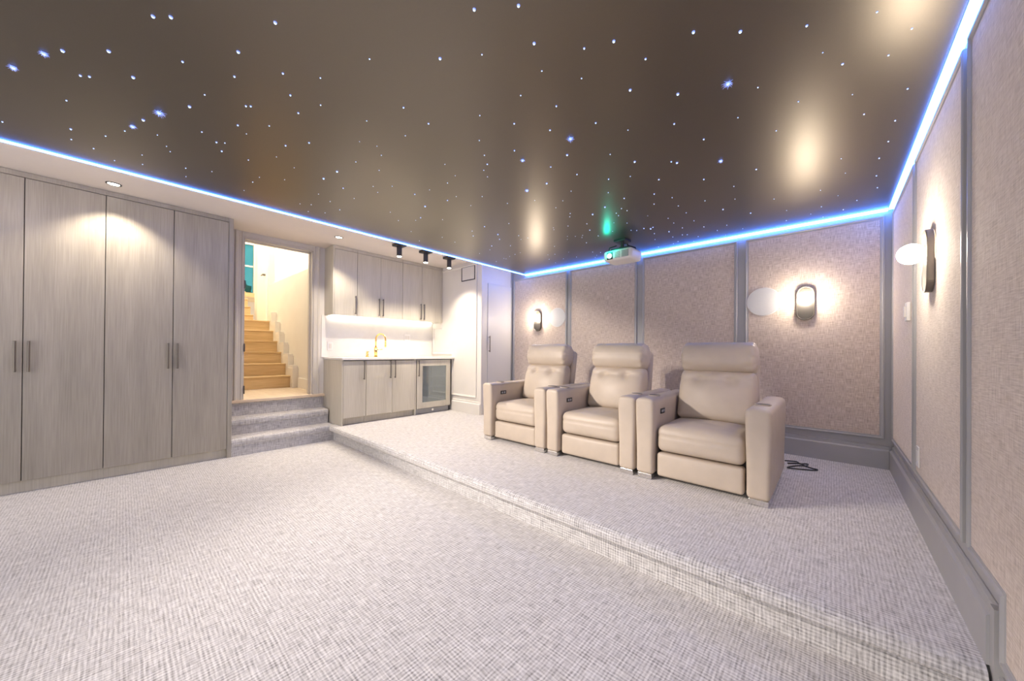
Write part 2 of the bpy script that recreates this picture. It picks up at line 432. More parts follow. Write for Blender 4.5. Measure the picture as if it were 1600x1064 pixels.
struct('ground_outside', bx(-14, -11.15, 0, 4, 1.9, 2.0), plain('outside_ground', (.3, .33, .28), .9), label='ground outside the hall window')
d3 = struct('door_3', bx(-9.08, -8.36, 1.925, 1.95, Z(.55), Z(2.6), bev=.003), plain('hall_door', (.85, .83, .79), .4), label='white door on the stair landing')
hh = B(); cyl(hh, (-8.46, 1.925, Z(1.5)), (-8.46, 1.88, Z(1.5)), .02); tube(hh, [(-8.46, 1.885, Z(1.5)), (-8.58, 1.885, Z(1.5))], .012)
obj('door_handle', hh, nickel, d3)

# ------------------------------------------------------------------ LED strips round the star ceiling
tag(obj('led_strip', bx(SX0-.022, SX0-.001, YF, SY1+.004, ZSTAR-.009, ZSTAR+.004, bev=.003), led_e), 'glowing blue LED strip along the soffit edge of the star ceiling', 'light strip')
tag(obj('led_strip', bx(SX0-.001, SX1+.002, SY1+.002, YB-.002, ZSTAR-.020, ZSTAR+.004, bev=.003), led_e), 'glowing blue LED strip above the back wall panels', 'light strip')
tag(obj('led_strip', bx(SX1+.004, XR-.002, YF, SY1, ZSTAR-.020, ZSTAR+.004, bev=.003), led_e), 'glowing blue LED strip above the right wall panels', 'light strip')

# ------------------------------------------------------------------ fabric wall panels
PROF = [(0, 0), (0, .016), (.004, .020), (.013, .020), (.018, .013), (.028, .013), (.032, .009)]
def panel(poly, mapf, label):
    t = thing('wall_panel', label, 'wall panel', mapf(sum(p[0] for p in poly)/len(poly), min(p[1] for p in poly), 0), 0, 'linen wall panels')
    inv = Matrix.Translation(t.location).inverted()
    f = B(); moulding(f, poly, PROF, mapf); xf(f, inv); obj('frame', f, greypaint, t)
    g = B(); N = len(poly); ins = .031
    ip = []
    for i in range(N):
        p0, p1, p2 = (Vector(poly[(i+d) % N]) for d in (-1, 0, 1))
        e1 = (p1-p0).normalized(); e2 = (p2-p1).normalized(); n1 = Vector((-e1.y, e1.x)); n2 = Vector((-e2.y, e2.x))
        q = p1+(n1+n2)/(1+n1.dot(n2))*ins; ip.append((q.x, q.y))
    polyprism(g, ip, mapf, .001, .0125); xf(g, inv); obj('fabric', g, linen, t)
    return t
mb = lambda a, b, h: Vector((a, YB-h, b))
mr = lambda a, b, h: Vector((XR-h, a, b))
def rect(a0, a1, b0, b1): return [(a0, b0), (a1, b0), (a1, b1), (a0, b1)]
PB, PT = Z(-.742), Z(1.215)
panel(rect(-4.02, -2.945, PB, PT), mb, 'pinkish linen panel on back wall nearest the closet door')
panel(rect(-2.895, -1.875, PB, PT), mb, 'linen panel on back wall below and left of the projector')
panel(rect(-1.805, -.762, PB, PT), mb, 'linen panel on back wall between projector and round speaker')
panel(rect(-.690, .342, PB, PT), mb, 'linen panel on back wall behind the right recliner with capsule sconce')
panel(rect(3.385, 4.43, PB, PT), mr, 'linen panel on right wall next to the back corner, left of the globe sconce')
panel(rect(2.235, 3.325, PB, PT), mr, 'linen panel on right wall carrying the globe sconce')
panel([(-.2, .255), (1.805, .255), (1.805, PB), (2.165, PB), (2.165, PT), (-.2, PT)], mr, 'stepped linen panel at right edge of the photo, nearest the camera')

# ------------------------------------------------------------------ tall cupboards
def bar_handle(x, y, z0, z1):
    h = B()
    for q in (z0+.012, z1-.012): cyl(h, (x, y, q), (x+.032, y, q), .0045, n=10)
    cyl(h, (x+.030, y, z0), (x+.030, y, z1), .0085, n=12)
    return h
XT = -4.94
def tall(y0, ym, y1, label, endpanel):
    t = thing('tall_cupboard', label, 'cupboard', (XL, y0, 0), 0, 'tall greige cupboards')
    inv = Matrix.Translation((-XL, -y0, 0))
    yE = y1+(.040 if endpanel else 0)
    b = bx(XL+.004, XT-.022, y0+.002, y1, .10, ZSOF-.003); obj('body', xf(b, inv), darkgap, t)
    obj('toe_kick', xf(bx(XT-.10, XT-.035, y0+.001, y1, .002, .1), inv), kitwood, t)
    obj('top_filler', xf(bx(XT-.022, XT-.001, y0+.001, y1, Z(1.405), ZSOF-.003), inv), tallwood, t)
    if endpanel: obj('end_panel', xf(bx(XL+.004, XT+.002, y1+.001, yE, .002, ZSOF-.003, bev=.002), inv), tallwood, t)
    for a, c, hy in ((y0, ym, ym-.036), (ym, y1, ym+.032)):
        d = obj('door', xf(bx(XT-.021, XT, a+.0025, c-.0025, .10, Z(1.40), bev=.0015), inv), tallwood, t)
        obj('handle', xf(bar_handle(XT, hy, Z(-.20), Z(.055)), inv), nickel, d)
tall(-1.0, -.548, -.107, 'tall greige wood cupboard at the left edge of the photo', False)
tall(-.107, .346, .785, 'tall greige wood cupboard right beside the doorway steps', True)

# ------------------------------------------------------------------ kitchenette
XBF = -4.755; CT0, CT1 = Z(-.133), Z(-.103)
def base_cab(y0, y1, splits, handles, label, ends):
    t = thing('base_cabinet', label, 'cabinet', (XL, y0, ZP), 0, 'kitchenette base cabinets')
    inv = Matrix.Translation((-XL, -y0, -ZP))
    a0, a1 = y0+(.02 if ends[0] else 0), y1-(.02 if ends[1] else 0)
    obj('body', xf(bx(XL+.004, XBF-.024, a0+.001, a1-.001, ZP+.095, CT0-.003), inv), darkgap, t)
    obj('toe_kick', xf(bx(XBF-.075, XBF-.055, a0+.001, a1-.001, ZP+.002, ZP+.095), inv), kitwood, t)
    if ends[0]: obj('end_panel', xf(bx(XL+.004, XBF+.001, y0, y0+.019, ZP+.002, CT0-.003, bev=.001), inv), kitwood, t)
    if ends[1]: obj('end_panel', xf(bx(XL+.004, XBF+.001, y1-.019, y1, ZP+.002, CT0-.003, bev=.001), inv), kitwood, t)
    es = [a0]+splits+[a1]
    for i, hy in enumerate(handles):
        d = obj('door', xf(bx(XBF-.022, XBF, es[i]+.0018, es[i+1]-.0018, ZP+.098, CT0-.012, bev=.0012), inv), kitwood, t)
        obj('handle', xf(bar_handle(XBF, hy, Z(-.40), Z(-.145)), inv), nickel, d)
base_cab(1.935, 2.262, [], [2.225], 'single-door greige base cabinet next to the carpeted steps', (True, False))
base_cab(2.264, 3.05, [2.652], [2.615, 2.688], 'double-door greige base cabinet under the gold faucet', (False, True))
ct = bx(XL+.004, XBF+.02, 1.93, YCL-.003, CT0, CT1, bev=.003)
tag(obj('countertop', ct, quartz), 'white quartz countertop over the kitchenette cabinets', 'countertop')
tag(obj('backsplash', bx(XL+.001, XL+.012, 1.90, YCL-.002, CT1+.001, Z(.50)), quartz), 'glossy white backsplash slab behind the gold faucet', 'backsplash')
XUF = -5.075
def upper(y0, y1, split, handles, label, ends):
    t = thing('wall_cabinet', label, 'cabinet', (XL, y0, Z(.49)), 0, 'kitchenette wall cabinets')
    inv = Matrix.Translation((-XL, -y0, -Z(.49)))
    a0, a1 = y0+(.02 if ends[0] else 0), y1-(.016 if ends[1] else 0)
    obj('body', xf(bx(XL+.014, XUF-.024, a0+.001, a1-.001, Z(.502), ZSOF-.003), inv), kitwood, t)
    obj('top_filler', xf(bx(XUF-.022, XUF-.002, a0+.001, a1-.001, Z(1.402), ZSOF-.003), inv), kitwood, t)
    if ends[0]: obj('end_panel', xf(bx(XL+.004, XUF+.001, y0, y0+.019, Z(.49), ZSOF-.003, bev=.001), inv), kitwood, t)
    if ends[1]: obj('end_panel', xf(bx(XL+.014, XUF, y1-.015, y1, Z(.49), ZSOF-.003, bev=.001), inv), kitwood, t)
    es = [a0]+([split] if split else [])+[a1]
    for i, hy in enumerate(handles):
        d = obj('door', xf(bx(XUF-.022, XUF, es[i]+.0018, es[i+1]-.0018, Z(.490), Z(1.398), bev=.0012), inv), kitwood, t)
        obj('handle', xf(bar_handle(XUF, hy, Z(.515), Z(.775)), inv), nickel, d)
upper(1.937, 2.272, None, [2.243], 'single-door greige wall cabinet next to the doorway', (True, False))
upper(2.274, 2.998, 2.629, [2.598, 2.662], 'double-door greige wall cabinet above the gold faucet', (False, False))
upper(3.0, YCL-.006, 3.358, [3.328, 3.390], 'double-door greige wall cabinet beside the white closet wall', (False, True))
tag(obj('under_cabinet_light', bx(XL+.03, XL+.06, 1.98, YCL-.05, Z(.478), Z(.488)), under_e), 'warm white strip light under the kitchenette wall cabinets', 'light strip')
# wine fridge
t = thing('wine_fridge', 'under-counter wine fridge with glass door and beige frame', 'fridge', (XL, 3.06, ZP)); inv = Matrix.Translation((-XL, -3.06, -ZP))
fy0, fy1 = 3.062, 3.712
b = B(); 
box(b, XL+.03, XL+.05, fy0, fy1, ZP+.10, CT0-.01); box(b, XL+.05, XBF-.03, fy0, fy0+.02, ZP+.10, CT0-.01); box(b, XL+.05, XBF-.03, fy1-.02, fy1, ZP+.10, CT0-.01)
box(b, XL+.05, XBF-.03, fy0+.02, fy1-.02, ZP+.10, ZP+.12); box(b, XL+.05, XBF-.03, fy0+.02, fy1-.02, CT0-.03, CT0-.01)
obj('body', xf(b, inv), blackplastic, t)
d = B(); fz0, fz1 = ZP+.095, CT0-.012
box(d, XBF-.026, XBF, fy0+.004, fy0+.105, fz0, fz1, bev=.001); box(d, XBF-.026, XBF, fy1-.085, fy1-.004, fz0, fz1, bev=.001)
box(d, XBF-.026, XBF, fy0+.105, fy1-.085, fz0, fz0+.09, bev=.001); box(d, XBF-.026, XBF, fy0+.105, fy1-.085, fz1-.095, fz1, bev=.001)
dr = obj('door', xf(d, inv), kitwood, t)
obj('pane', xf(bx(XBF-.018, XBF-.012, fy0+.104, fy1-.084, fz0+.088, fz1-.093), inv), glass_m, dr)
obj('handle', xf(bar_handle(XBF, fy0+.028, Z(-.40), Z(-.150)), inv), nickel, dr)
for q in (.26, .42, .58):
    s_ = B()
    for y in [fy0+.03+.05*i for i in range(12)]: cyl(s_, (XL+.06, y, ZP+q), (XBF-.05, y, ZP+q), .003, n=6)
    box(s_, XBF-.055, XBF-.045, fy0+.022, fy1-.022, ZP+q-.012, ZP+q+.012); obj('shelf', xf(s_, inv), nickel, t)
g = B(); box(g, XBF-.07, XBF-.05, fy0+.004, fy1-.004, ZP+.004, ZP+.085)
for i in range(5): box(g, XBF-.05, XBF-.046, fy0+.06, fy1-.06, ZP+.014+i*.014, ZP+.020+i*.014)
obj('toe_grille', xf(g, inv), greygrille, t)
k_ = B(); cyl(k_, (XBF-.046, (fy0+fy1)/2, ZP+.05), (XBF-.035, (fy0+fy1)/2, ZP+.05), .018); obj('badge', xf(k_, inv), chrome, t)
# faucet + dispenser
fx, fy = -5.20, 2.622
t = thing('faucet', 'brushed gold gooseneck faucet on white countertop', 'faucet', (fx, fy, CT1))
f = B(); cyl(f, (0, 0, 0), (0, 0, .008), .03); cyl(f, (0, 0, .008), (0, 0, .15), .024); obj('base', f, gold, t, True)
arc = [(0, 0, .15), (0, 0, .27)]+[(.055-.055*math.cos(a)*1, .055*(1-math.cos(a))*.9, .27+.085*math.sin(a)) for a in [PI*i/12 for i in range(1, 13)]]+[(.11, .099, .21)]
f = B(); tube(f, arc, .012, 12); obj('spout', f, gold, t, True)
f = B(); cyl(f, (.11, .099, .215), (.11, .099, .15), .014); obj('spray_head', f, gold, t, True)
f = B(); tube(f, [(0, .02, .11), (.0, .06, .112), (.0, .11, .118)], .006, 8); obj('lever', f, gold, t, True)
t = thing('soap_dispenser', 'short gold soap dispenser left of the faucet', 'soap dispenser', (fx, 2.488, CT1))
f = B(); cyl(f, (0, 0, 0), (0, 0, .012), .024); cyl(f, (0, 0, .012), (0, 0, .055), .017); obj('collar', f, gold, t, True)
f = B(); cyl(f, (0, 0, .055), (0, 0, .085), .013); tube(f, [(0, 0, .075), (.05, .0, .078)], .006, 8); obj('pump', f, gold, t, True)
# outlets on the backsplash
def wallplate(name, label, cat, loc, w, h, ax, parts, d=.008):
    t = thing(name, label, cat, loc)
    sg = {'x+': lambda u, v, n: Vector((n, u, v)), 'x-': lambda u, v, n: Vector((-n, u, v)), 'y-': lambda u, v, n: Vector((u, -n, v))}[ax]
    p = B(); a, c = sg(-w/2, -h/2, .0005), sg(w/2, h/2, d); box(p, min(a.x, c.x), max(a.x, c.x), min(a.y, c.y), max(a.y, c.y), min(a.z, c.z), max(a.z, c.z), bev=.002)
    obj('plate', p, whiteplastic, t)
    for nm, u0, u1, v0, v1, m, dd in parts:
        p = B(); a, c = sg(u0, v0, d), sg(u1, v1, d+dd); box(p, min(a.x, c.x), max(a.x, c.x), min(a.y, c.y), max(a.y, c.y), min(a.z, c.z), max(a.z, c.z)); obj(nm, p, m, t)
    return t
wallplate('light_switch', 'white switch plate on backsplash beside the door casing', 'switch', (XL+.012, 2.015, Z(.055)), .075, .12, 'x+', [('rocker', -.017, .017, -.033, .033, whitewall, .004)])
wallplate('wall_outlet', 'white square outlet plate on backsplash right of the faucet', 'outlet', (XL+.012, 3.262, Z(.215)), .115, .12, 'x+', [('socket', -.04, -.006, -.033, .033, whitewall, .003), ('socket', .006, .04, -.033, .033, whitewall, .003)])
# access hatch on the closet side wall
t = thing('access_hatch', 'square access hatch with dark outline high on white closet wall', 'hatch', (-4.395, YCL, Z(1.265)))
h = B(); w2, h2 = .165, .118
box(h, -w2, w2, -.006, -.001, -h2, -h2+.014); box(h, -w2, w2, -.006, -.001, h2-.014, h2); box(h, -w2, -w2+.014, -.006, -.001, -h2, h2); box(h, w2-.014, w2, -.006, -.001, -h2, h2)
obj('frame', h, blackplastic, t); obj('panel', bx(-w2+.014, w2-.014, -.004, -.001, -h2+.014, h2-.014), whitewall, t)

# ------------------------------------------------------------------ soffit lights
def spot_lamp(name, loc, target, power, angle, blend, size, col):
    l = bpy.data.lights.new(name, 'SPOT'); l.energy = power; l.spot_size = angle; l.spot_blend = blend; l.shadow_soft_size = size; l.color = col
    o = bpy.data.objects.new(name, l); COL.objects.link(o); o.location = loc
    o.rotation_euler = (Vector(target)-Vector(loc)).to_track_quat('-Z', 'Y').to_euler(); return o
WARM = (1., .86, .68)
for (dx, dy, lb) in ((-4.70, -.06, 'round recessed downlight in soffit above the tall cupboards'), (-4.70, 1.86, 'round recessed downlight in soffit beside the wall cabinets')):
    t = thing('downlight', lb, 'ceiling light', (dx, dy, ZSOF), 0, 'recessed soffit downlights')
    r = B(); tube(r, [(.044*math.cos(a), .044*math.sin(a), -.002) for a in [2*PI*i/28 for i in range(28)]], .006, 8, closed=True); obj('trim_ring', r, bronze, t, True)
    r = B(); cyl(r, (0, 0, -.004), (0, 0, -.001), .037, n=28); obj('lens', r, down_e, t)
    lo = spot_lamp('lamp', (0, 0, -.012), (0, 0, -1), 58, 1.9, .55, .03, WARM); lo.parent = t
for i, (sx, sy) in enumerate(((-4.365, 2.522), (-4.372, 2.948), (-4.385, 3.382))):
    lb = ['dark cylinder spotlight on soffit farthest from closet', 'middle dark cylinder spotlight of the three on soffit', 'dark cylinder spotlight on soffit nearest the closet'][i]
    t = thing('cylinder_spotlight', lb, 'spotlight', (sx, sy, ZSOF), 0, 'cylinder spotlights by the kitchenette')
    obj('mount', bx(-.07, .07, -.07, .07, -.035, -.001, bev=.004), bronze, t)
    c_ = B(); cyl(c_, (0, 0, -.17), (0, 0, -.035), .034, n=28); obj('body', c_, bronze, t, False)
    c_ = B(); cyl(c_, (0, 0, -.176), (0, 0, -.1705), .029, n=24); obj('lens', c_, down_e, t)
    lo = spot_lamp('lamp', (0, 0, -.185), (0, 0, -1), 64, 2.0, .6, .03, WARM); lo.parent = t

# ------------------------------------------------------------------ sconces
def capsule(hw, hh, n=16):
    r = hw; c = hh-hw; pts = []
    for i in range(n+1): a = PI*i/n; pts.append((r*math.cos(a), c+r*math.sin(a)))
    for i in range(n+1): a = PI+PI*i/n; pts.append((r*math.cos(a), -c+r*math.sin(a)))
    return pts
def make_sconce(label, loc, rotz):
    """built on a wall facing -Y, back at y=0"""
    t = thing('globe_sconce', label, 'wall lamp', loc, rotz, 'capsule globe sconces')
    m0 = lambda a, b, h: Vector((a, -h, b))
    hw, hh = .070, .165
    outer = capsule(hw, hh)
    bk = B(); polyprism(bk, capsule(hw-.014, hh-.014), m0, .001, .005); obj('backplate', bk, champagne, t)
    rg = B(); moulding(rg, outer, [(0, .003), (0, .027), (.003, .030), (.007, .030), (.009, .027), (.009, .003), (0, .003)], m0); obj('ring', rg, champagne, t, False)
    lo = B()   # solid trough in the lower half
    low = [(x, z) for x, z in capsule(hw-.010, hh-.010) if z < -.02]
    low = [(hw-.010, .0)] + [p for p in []] + low[::-1][::-1]
    pts = [(-(hw-.010), .005)] + [(x, z) for x, z in capsule(hw-.010, hh-.010) if z <= -.05] + [((hw-.010), .005)]
    polyprism(lo, pts, m0, .005, .028); obj('cup', lo, bronze, t)
    gl = B(); bmesh.ops.create_uvsphere(gl, u_segments=32, v_segments=20, radius=.053); bmesh.ops.translate(gl, vec=(0, -.076, .046), verts=gl.verts)
    obj('globe', gl, globe_e, t, True)
    ne = B(); cyl(ne, (0, -.005, .046), (0, -.035, .046), .022); obj('socket', ne, champagne, t)
    return t
ZS = Z(.49)
make_sconce('lit globe sconce on back wall near the closet, behind left recliner', (-3.49, YB-.0125, ZS), 0)
make_sconce('lit globe sconce on back wall right of the large round speaker', (-.192, YB-.0125, ZS), 0)
make_sconce('lit globe sconce jutting from the right wall', (XR-.0125, 2.83, ZS+.0), -PI/2)
# round speakers
for x, z, lb in ((-.527, Z(.535), 'round white in-wall speaker left of the right sconce'), (-3.115, Z(.525), 'round white in-wall speaker beside the left sconce, above left recliner')):
    t = thing('round_speaker', lb, 'speaker', (x, YB-.0125, z), 0, 'round in-wall speakers')
    r = B(); cyl(r, (0, -.0005, 0), (0, -.006, 0), .146, n=56); obj('rim', r, whiteplastic, t)
    r = B(); cyl(r, (0, -.006, 0), (0, -.0085, 0), .141, n=56); obj('grille', r, plain('speaker_mesh', (.60, .60, .60), .6, noise=.05, nscale=400, bump=.2, bscale=900), t)
wallplate('wall_switch', 'white wall control below the sconce on right wall, near the corner', 'switch', (XR-.0125, 3.56, Z(.288)), .075, .125, 'x-', [('rocker', -.02, .02, -.035, .035, whitewall, .01)], d=.018)
wallplate('wall_outlet', 'white outlet plate low on right wall above baseboard', 'outlet', (XR-.0125, 3.20, Z(-.61)), .075, .12, 'x-', [('socket', -.017, .017, -.033, .033, whitewall, .003)])

# ------------------------------------------------------------------ projector
t = thing('projector', 'white projector hanging from the star ceiling with lit lens', 'projector', (-1.765, 3.80, ZSTAR), math.radians(-3))
def pfn(p, u):
    if u.y < 0: p.y += .012*(u.x*u.x)
    p.x *= 1-.05*max(0, -u.z)
    return p
b = softbox((0, 0, -.185), (.172, .135, .060), .03, (6, 6, 4), pfn); obj('body', b, whiteplastic, t, True)
b = bx(-.115, -.045, -.140, -.128, -.228, -.150, bev=.003); lw = obj('lens_window', b, blackplastic, t)
b = B(); cyl(b, (-.08, -.140, -.190), (-.08, -.148, -.190), .028, n=28); obj('lens', b, lens_e, lw)
for x0, x1 in ((-.02, .045), (.06, .14)):
    b = B()
    for i in range(8): box(b, x0, x1, -.137, -.131, -.222+i*.009, -.217+i*.009)
    box(b, x0, x1, -.133, -.130, -.224, -.150)
    obj('vent', b, greygrille, t)
b = B(); box(b, -.10, .10, -.08, .08, -.115, -.10, bev=.003); cyl(b, (0, 0, -.1), (0, 0, -.02), .02); box(b, -.07, .07, -.07, .07, -.02, -.001, bev=.003)
for sx in (-1, 1):
    for sy in (-1, 1): tube(b, [(sx*.05, sy*.04, -.06), (sx*.11, sy*.09, -.085), (sx*.115, sy*.095, -.13)], .007, 8)
obj('mount', b, blackplastic, t)

# ------------------------------------------------------------------ recliners
def gauss(x, y, s): return math.exp(-(x*x+y*y)/(2*s*s))
def make_recliner(label, loc):
    t = thing('theater_recliner', label, 'recliner', loc, 0, 'row of three beige leather recliners')
    # arms
    def armfn(p, u):
        p.z += .010*(1-u.x**2)*max(0, u.z)
        p.y -= .010*max(0, u.z)*max(0, -u.y)          # front leans out towards the top
        p.x += .004*math.sin(u.z*2.2)*u.x
        return p
    for s, nm in ((-1, 'left'), (1, 'right')):
        a = softbox((s*.3735, .455, .335), (.070, .455, .295), .028, (4, 10, 8), armfn)
        arm = obj('armrest', a, leather, t, True)
        c = B(); cyl(c, (s*.3735, .22, .634), (s*.3735, .22, .6445), .043, n=28); ch = obj('cup_holder', c, blackplastic, arm)  # flat dark disc painted for the shade inside the cup recess
        r = B(); tube(r, [(s*.3735+.046*math.cos(q), .22+.046*math.sin(q),   .6425) for q in [2*PI*i/28 for i in range(28)]], .0035, 8, closed=True); obj('cup_rim', r, leather, arm, True)
        if s == -1:
            pn = bx(-.3025, -.2935, .145, .235, .505, .545, bev=.001); obj('control_panel', pn, blackplastic, arm)
            bt = B(); box(bt, -.294, -.2915, .158, .180, .515, .535); box(bt, -.294, -.2915, .195, .217, .515, .535); obj('buttons', bt, greygrille, arm)
    for s in (-1, 1):
        for yy in (.05, .78):
            f = bx(s*.3735-.055, s*.3735+.055, yy-.04, yy+.03, .002, .042, bev=.004); obj('foot', f, chrome, t)
    # hidden base
    obj('base', bx(-.295, .295, .12, .84, .05, .30), darkgap, t)
    # seat cushion
    def seatfn(p, u):
        if u.z > 0: p.z += .030*(1-u.x**2)*(1-(u.y*.8)**2)*u.z - .010*gauss(u.x*.3-.05, u.y*.3, .05)
        if u.y < 0: p.y -= .018*(1-u.x**2)*(1-u.z**2)*(-u.y)
        if u.y < -.8 and abs(u.z-.25) < .07: p.y += .007
        return p
    obj('seat', softbox((0, .31, .325), (.294, .27, .100), .05, (18, 12, 8), seatfn), leather, t, True)
    # footrest
    def footfn(p, u):
        if u.y < 0: p.y -= .010*(1-u.x**2)*(1-u.z**2)
        return p
    obj('footrest', softbox((0, .085, .125), (.290, .045, .092), .022, (12, 3, 8), footfn), leather, t, True)
    # back cushion, leaning back
    R = Matrix.Translation((0, .52, .46)) @ Matrix.Rotation(math.radians(-13), 4, 'X')
    def backfn(p, u):
        front = max(0, -u.y)
        p.y -= front*.072*(1-u.x**2)*(1-((u.z+.15)*.85)**2)
        zt = .55 - .06*(1-(abs(u.x)-.45)**2*4) + .0
        line = math.exp(-((u.z-(.60-.10*abs(math.cos(u.x*2.9))))**2)/(2*.045**2))
        p.y += front*.012*line
        for tx in (-.42, .42):
            p.y += front*.044*gauss(u.x-tx, (u.z-.52)*.8, .10)
        p.x *= 1 - .065*max(0, u.z)**2 + .012*max(0, -u.z)
        p.y += front*.075*max(0, (u.z-.62)/.38)**2
        return p
    bb = softbox((0, .06, .195), (.288, .085, .225), .05, (22, 4, 20), backfn); xf(bb, R); obj('back_cushion', bb, leather, t, True)
    # shell behind
    def shellfn(p, u):
        p.x *= 1-.04*max(0, u.z); return p
    sh = softbox((0, .195, .275), (.285, .050, .330), .035, (6, 3, 8), shellfn); xf(sh, R); obj('back_shell', sh, leather, t, True)
    # headrest pillow with pleated ends
    def headfn(p, u):
        e = abs(u.x)
        pl_ = math.sin(math.atan2(p.z, p.y)*11)*.006*max(0, (e-.62)/.38)**1.2
        k = 1 + pl_/.09 - .10*max(0, (e-.80)/.20)**2
        p.y *= k; p.z *= k
        p.z += .006*(1-u.x**2)*u.z
        return p
    hd = softbox((0, .050, .520), (.292, .118, .128), (.045, .105, .112), (26, 4, 5), headfn, k=7); xf(hd, R); obj('headrest', hd, leather, t, True)
    return t
W = .900; YCH = 2.785
c1 = make_recliner('beige leather recliner with armrests, leftmost of three, nearest the kitchenette', (-2.975+W/2, YCH, ZP))
c2 = dup(c1, (-2.075+W/2+.0, YCH, ZP)); c2['label'] = 'beige leather recliner in the middle of the row of three'
c3 = dup(c1, (-1.178+W/2, YCH, ZP)); c3['label'] = 'beige leather recliner nearest the right wall, last in the row'

# cable on the carpet
F_ = 551.99; YAW = math.radians(-42.1587); PIT = math.radians(.2333); ROL = math.radians(.4451); CYP = 546.71
fw = Vector((math.sin(YAW)*math.cos(PIT), math.cos(YAW)*math.cos(PIT), math.sin(PIT)))
rt0 = Vector((math.cos(YAW), -math.sin(YAW), 0)); up0 = rt0.cross(fw)
rt = rt0*math.cos(ROL)+up0*math.sin(ROL); up = -rt0*math.sin(ROL)+up0*math.cos(ROL)
def on_plane(u, v, z):     # where a measured sight line meets a horizontal plane
    d = fw + rt*((u-800)/F_) - up*((v-CYP)/F_)
    return Vector((0, 0, ZC)) + d*((z-ZC)/d.z)
cb = [on_plane(u, v, ZP+.006) for u, v in ((1226, 719.5), (1234, 720.5), (1245, 722), (1250, 724.5), (1258, 725), (1262.5, 726), (1260, 728), (1255, 728), (1245, 728.5), (1233, 729.3), (1231, 731), (1242, 733), (1260, 734), (1274, 735.3), (1277, 734.5), (1270, 732), (1258, 728.5), (1250, 725), (1240, 723.8), (1231, 724))]
for i, p in enumerate(cb): p.z += .004*(i % 3)*.5
b = B(); tube(b, spline(cb, 6), .0055, 8)
tag(obj('power_cable', b, blackplastic, None, True), 'loose black cable on carpet behind the right recliner', 'cable')

# ------------------------------------------------------------------ star points (where the photographed points meet the ceiling)
A_ = [(638,67,3),(712,70,3),(1147,93,3),(183,220,4),(261,210,3),(453,212,3),(993,215,3),(55,278,4),(335,314,2),(373,318,2),(555,321,3),(761,256,2),(977,318,2),(1179,305,2),(1540,245,1),(1335,324,1),(853,394,1),(277,418,1),(790,443,3),(663,466,5),(597,499,3),(553,524,4),(520,545,1),(295,537,2),(297,580,1),(440,566,1),(10,507,1),(656,562,0),(390,618,1),(592,645,0),(594,684,0),(694,609,0),(709,631,0),(774,700,1),(775,735,0),(477,668,0),(841,549,1),(991,521,2),(902,592,2),(937,595,1),(924,629,2),(1027,557,0),(1025,441,2),(1045,442,2),(1210,396,2),(1336,437,1),(1243,470,2),(1122,524,1),(1528,503,1),(1190,606,2),(1288,594,2),(1035,666,1),(1152,653,0),(1226,698,0),(1081,738,0),(1053,758,1),(883,714,0),(1017,793,0),(1186,748,0),(1483,674,1)]
A2_ = [(375,38,3),(559,22,3),(624,179,3),(955,170,3),(832,200,2),(1286,132,3),(1481,130,3),(233,242,3),(407,226,1),(1087,244,2),(656,294,1),(821,325,1),(1430,344,5),(1221,390,3),(1023,373,3),(1554,363,1),(568,396,1),(716,440,2),(1471,488,1),(81,446,2),(185,513,2),(398,479,1),(541,513,2),(690,540,2),(880,510,2),(1206,514,2),(1014,540,1),(775,573,5),(396,583,1),(1329,578,2),(542,625,2),(576,664,4),(761,643,3),(940,641,1),(693,693,2),(802,724,2),(1547,703,2),(1454,774,1)]
A3_ = [(792,121,2),(1126,56,1),(1291,135,1),(868,249,0),(962,303,2),(1180,262,1),(560,414,1),(752,482,1),(1271,421,1),(1009,448,0),(1064,542,1),(465,558,1),(1212,572,1)]
B1_ = [(702,523,3),(842,450,3),(906,623,2),(1036,354,1),(1302,281,1),(1552,78,1),(1280,438,1),(1415,603,1),(1265,667,0),(1217,605,0),(457,786,0),(573,795,0),(543,866,0),(717,880,0),(870,848,1),(770,762,0),(650,685,0),(1020,730,0),(1395,873,0),(1480,960,0),(1257,187,0),(1075,140,0)]
B2_ = [(766,110,0),(873,228,0),(793,303,1),(453,420,2),(606,376,0),(560,546,3),(793,484,2),(883,444,0),(514,664,2),(462,692,0),(742,684,0),(285,690,0),(1035,538,0),(1153,444,1),(1415,515,1),(1430,724,1),(1177,756,2),(1049,803,1),(1060,853,2),(1316,837,3),(1334,887,2),(1252,957,2),(1233,998,0),(1447,955,1),(1532,850,1),(1495,1045,1),(415,808,0),(500,905,0),(738,868,0),(870,918,0),(1206,108,2),(1169,171,1),(1208,239,1),(1176,15,1)]
B3_ = [(934,14,3),(1206,84,2),(892,175,3),(687,244,4),(1146,255,1),(1060,355,1),(988,427,1),(1137,487,1),(1133,521,1),(1115,617,1),(1109,725,0),(1107,757,0),(1190,726,0),(1265,714,0),(1258,737,0),(1310,595,1),(1340,660,2),(1428,720,1),(1305,791,1),(1370,496,3),(962,636,0),(967,656,0),(601,715,1),(625,757,0),(697,742,0),(515,823,1),(564,913,1),(618,895,0),(507,935,0),(447,955,0),(470,960,0),(905,917,0),(978,911,1),(974,829,0),(918,963,1),(984,1000,0),(1122,889,0),(1203,940,1),(1370,888,1),(1452,892,1),(1412,922,0),(1397,945,0),(768,352,0),(195,903,0),(368,987,0),(1066,958,0)]
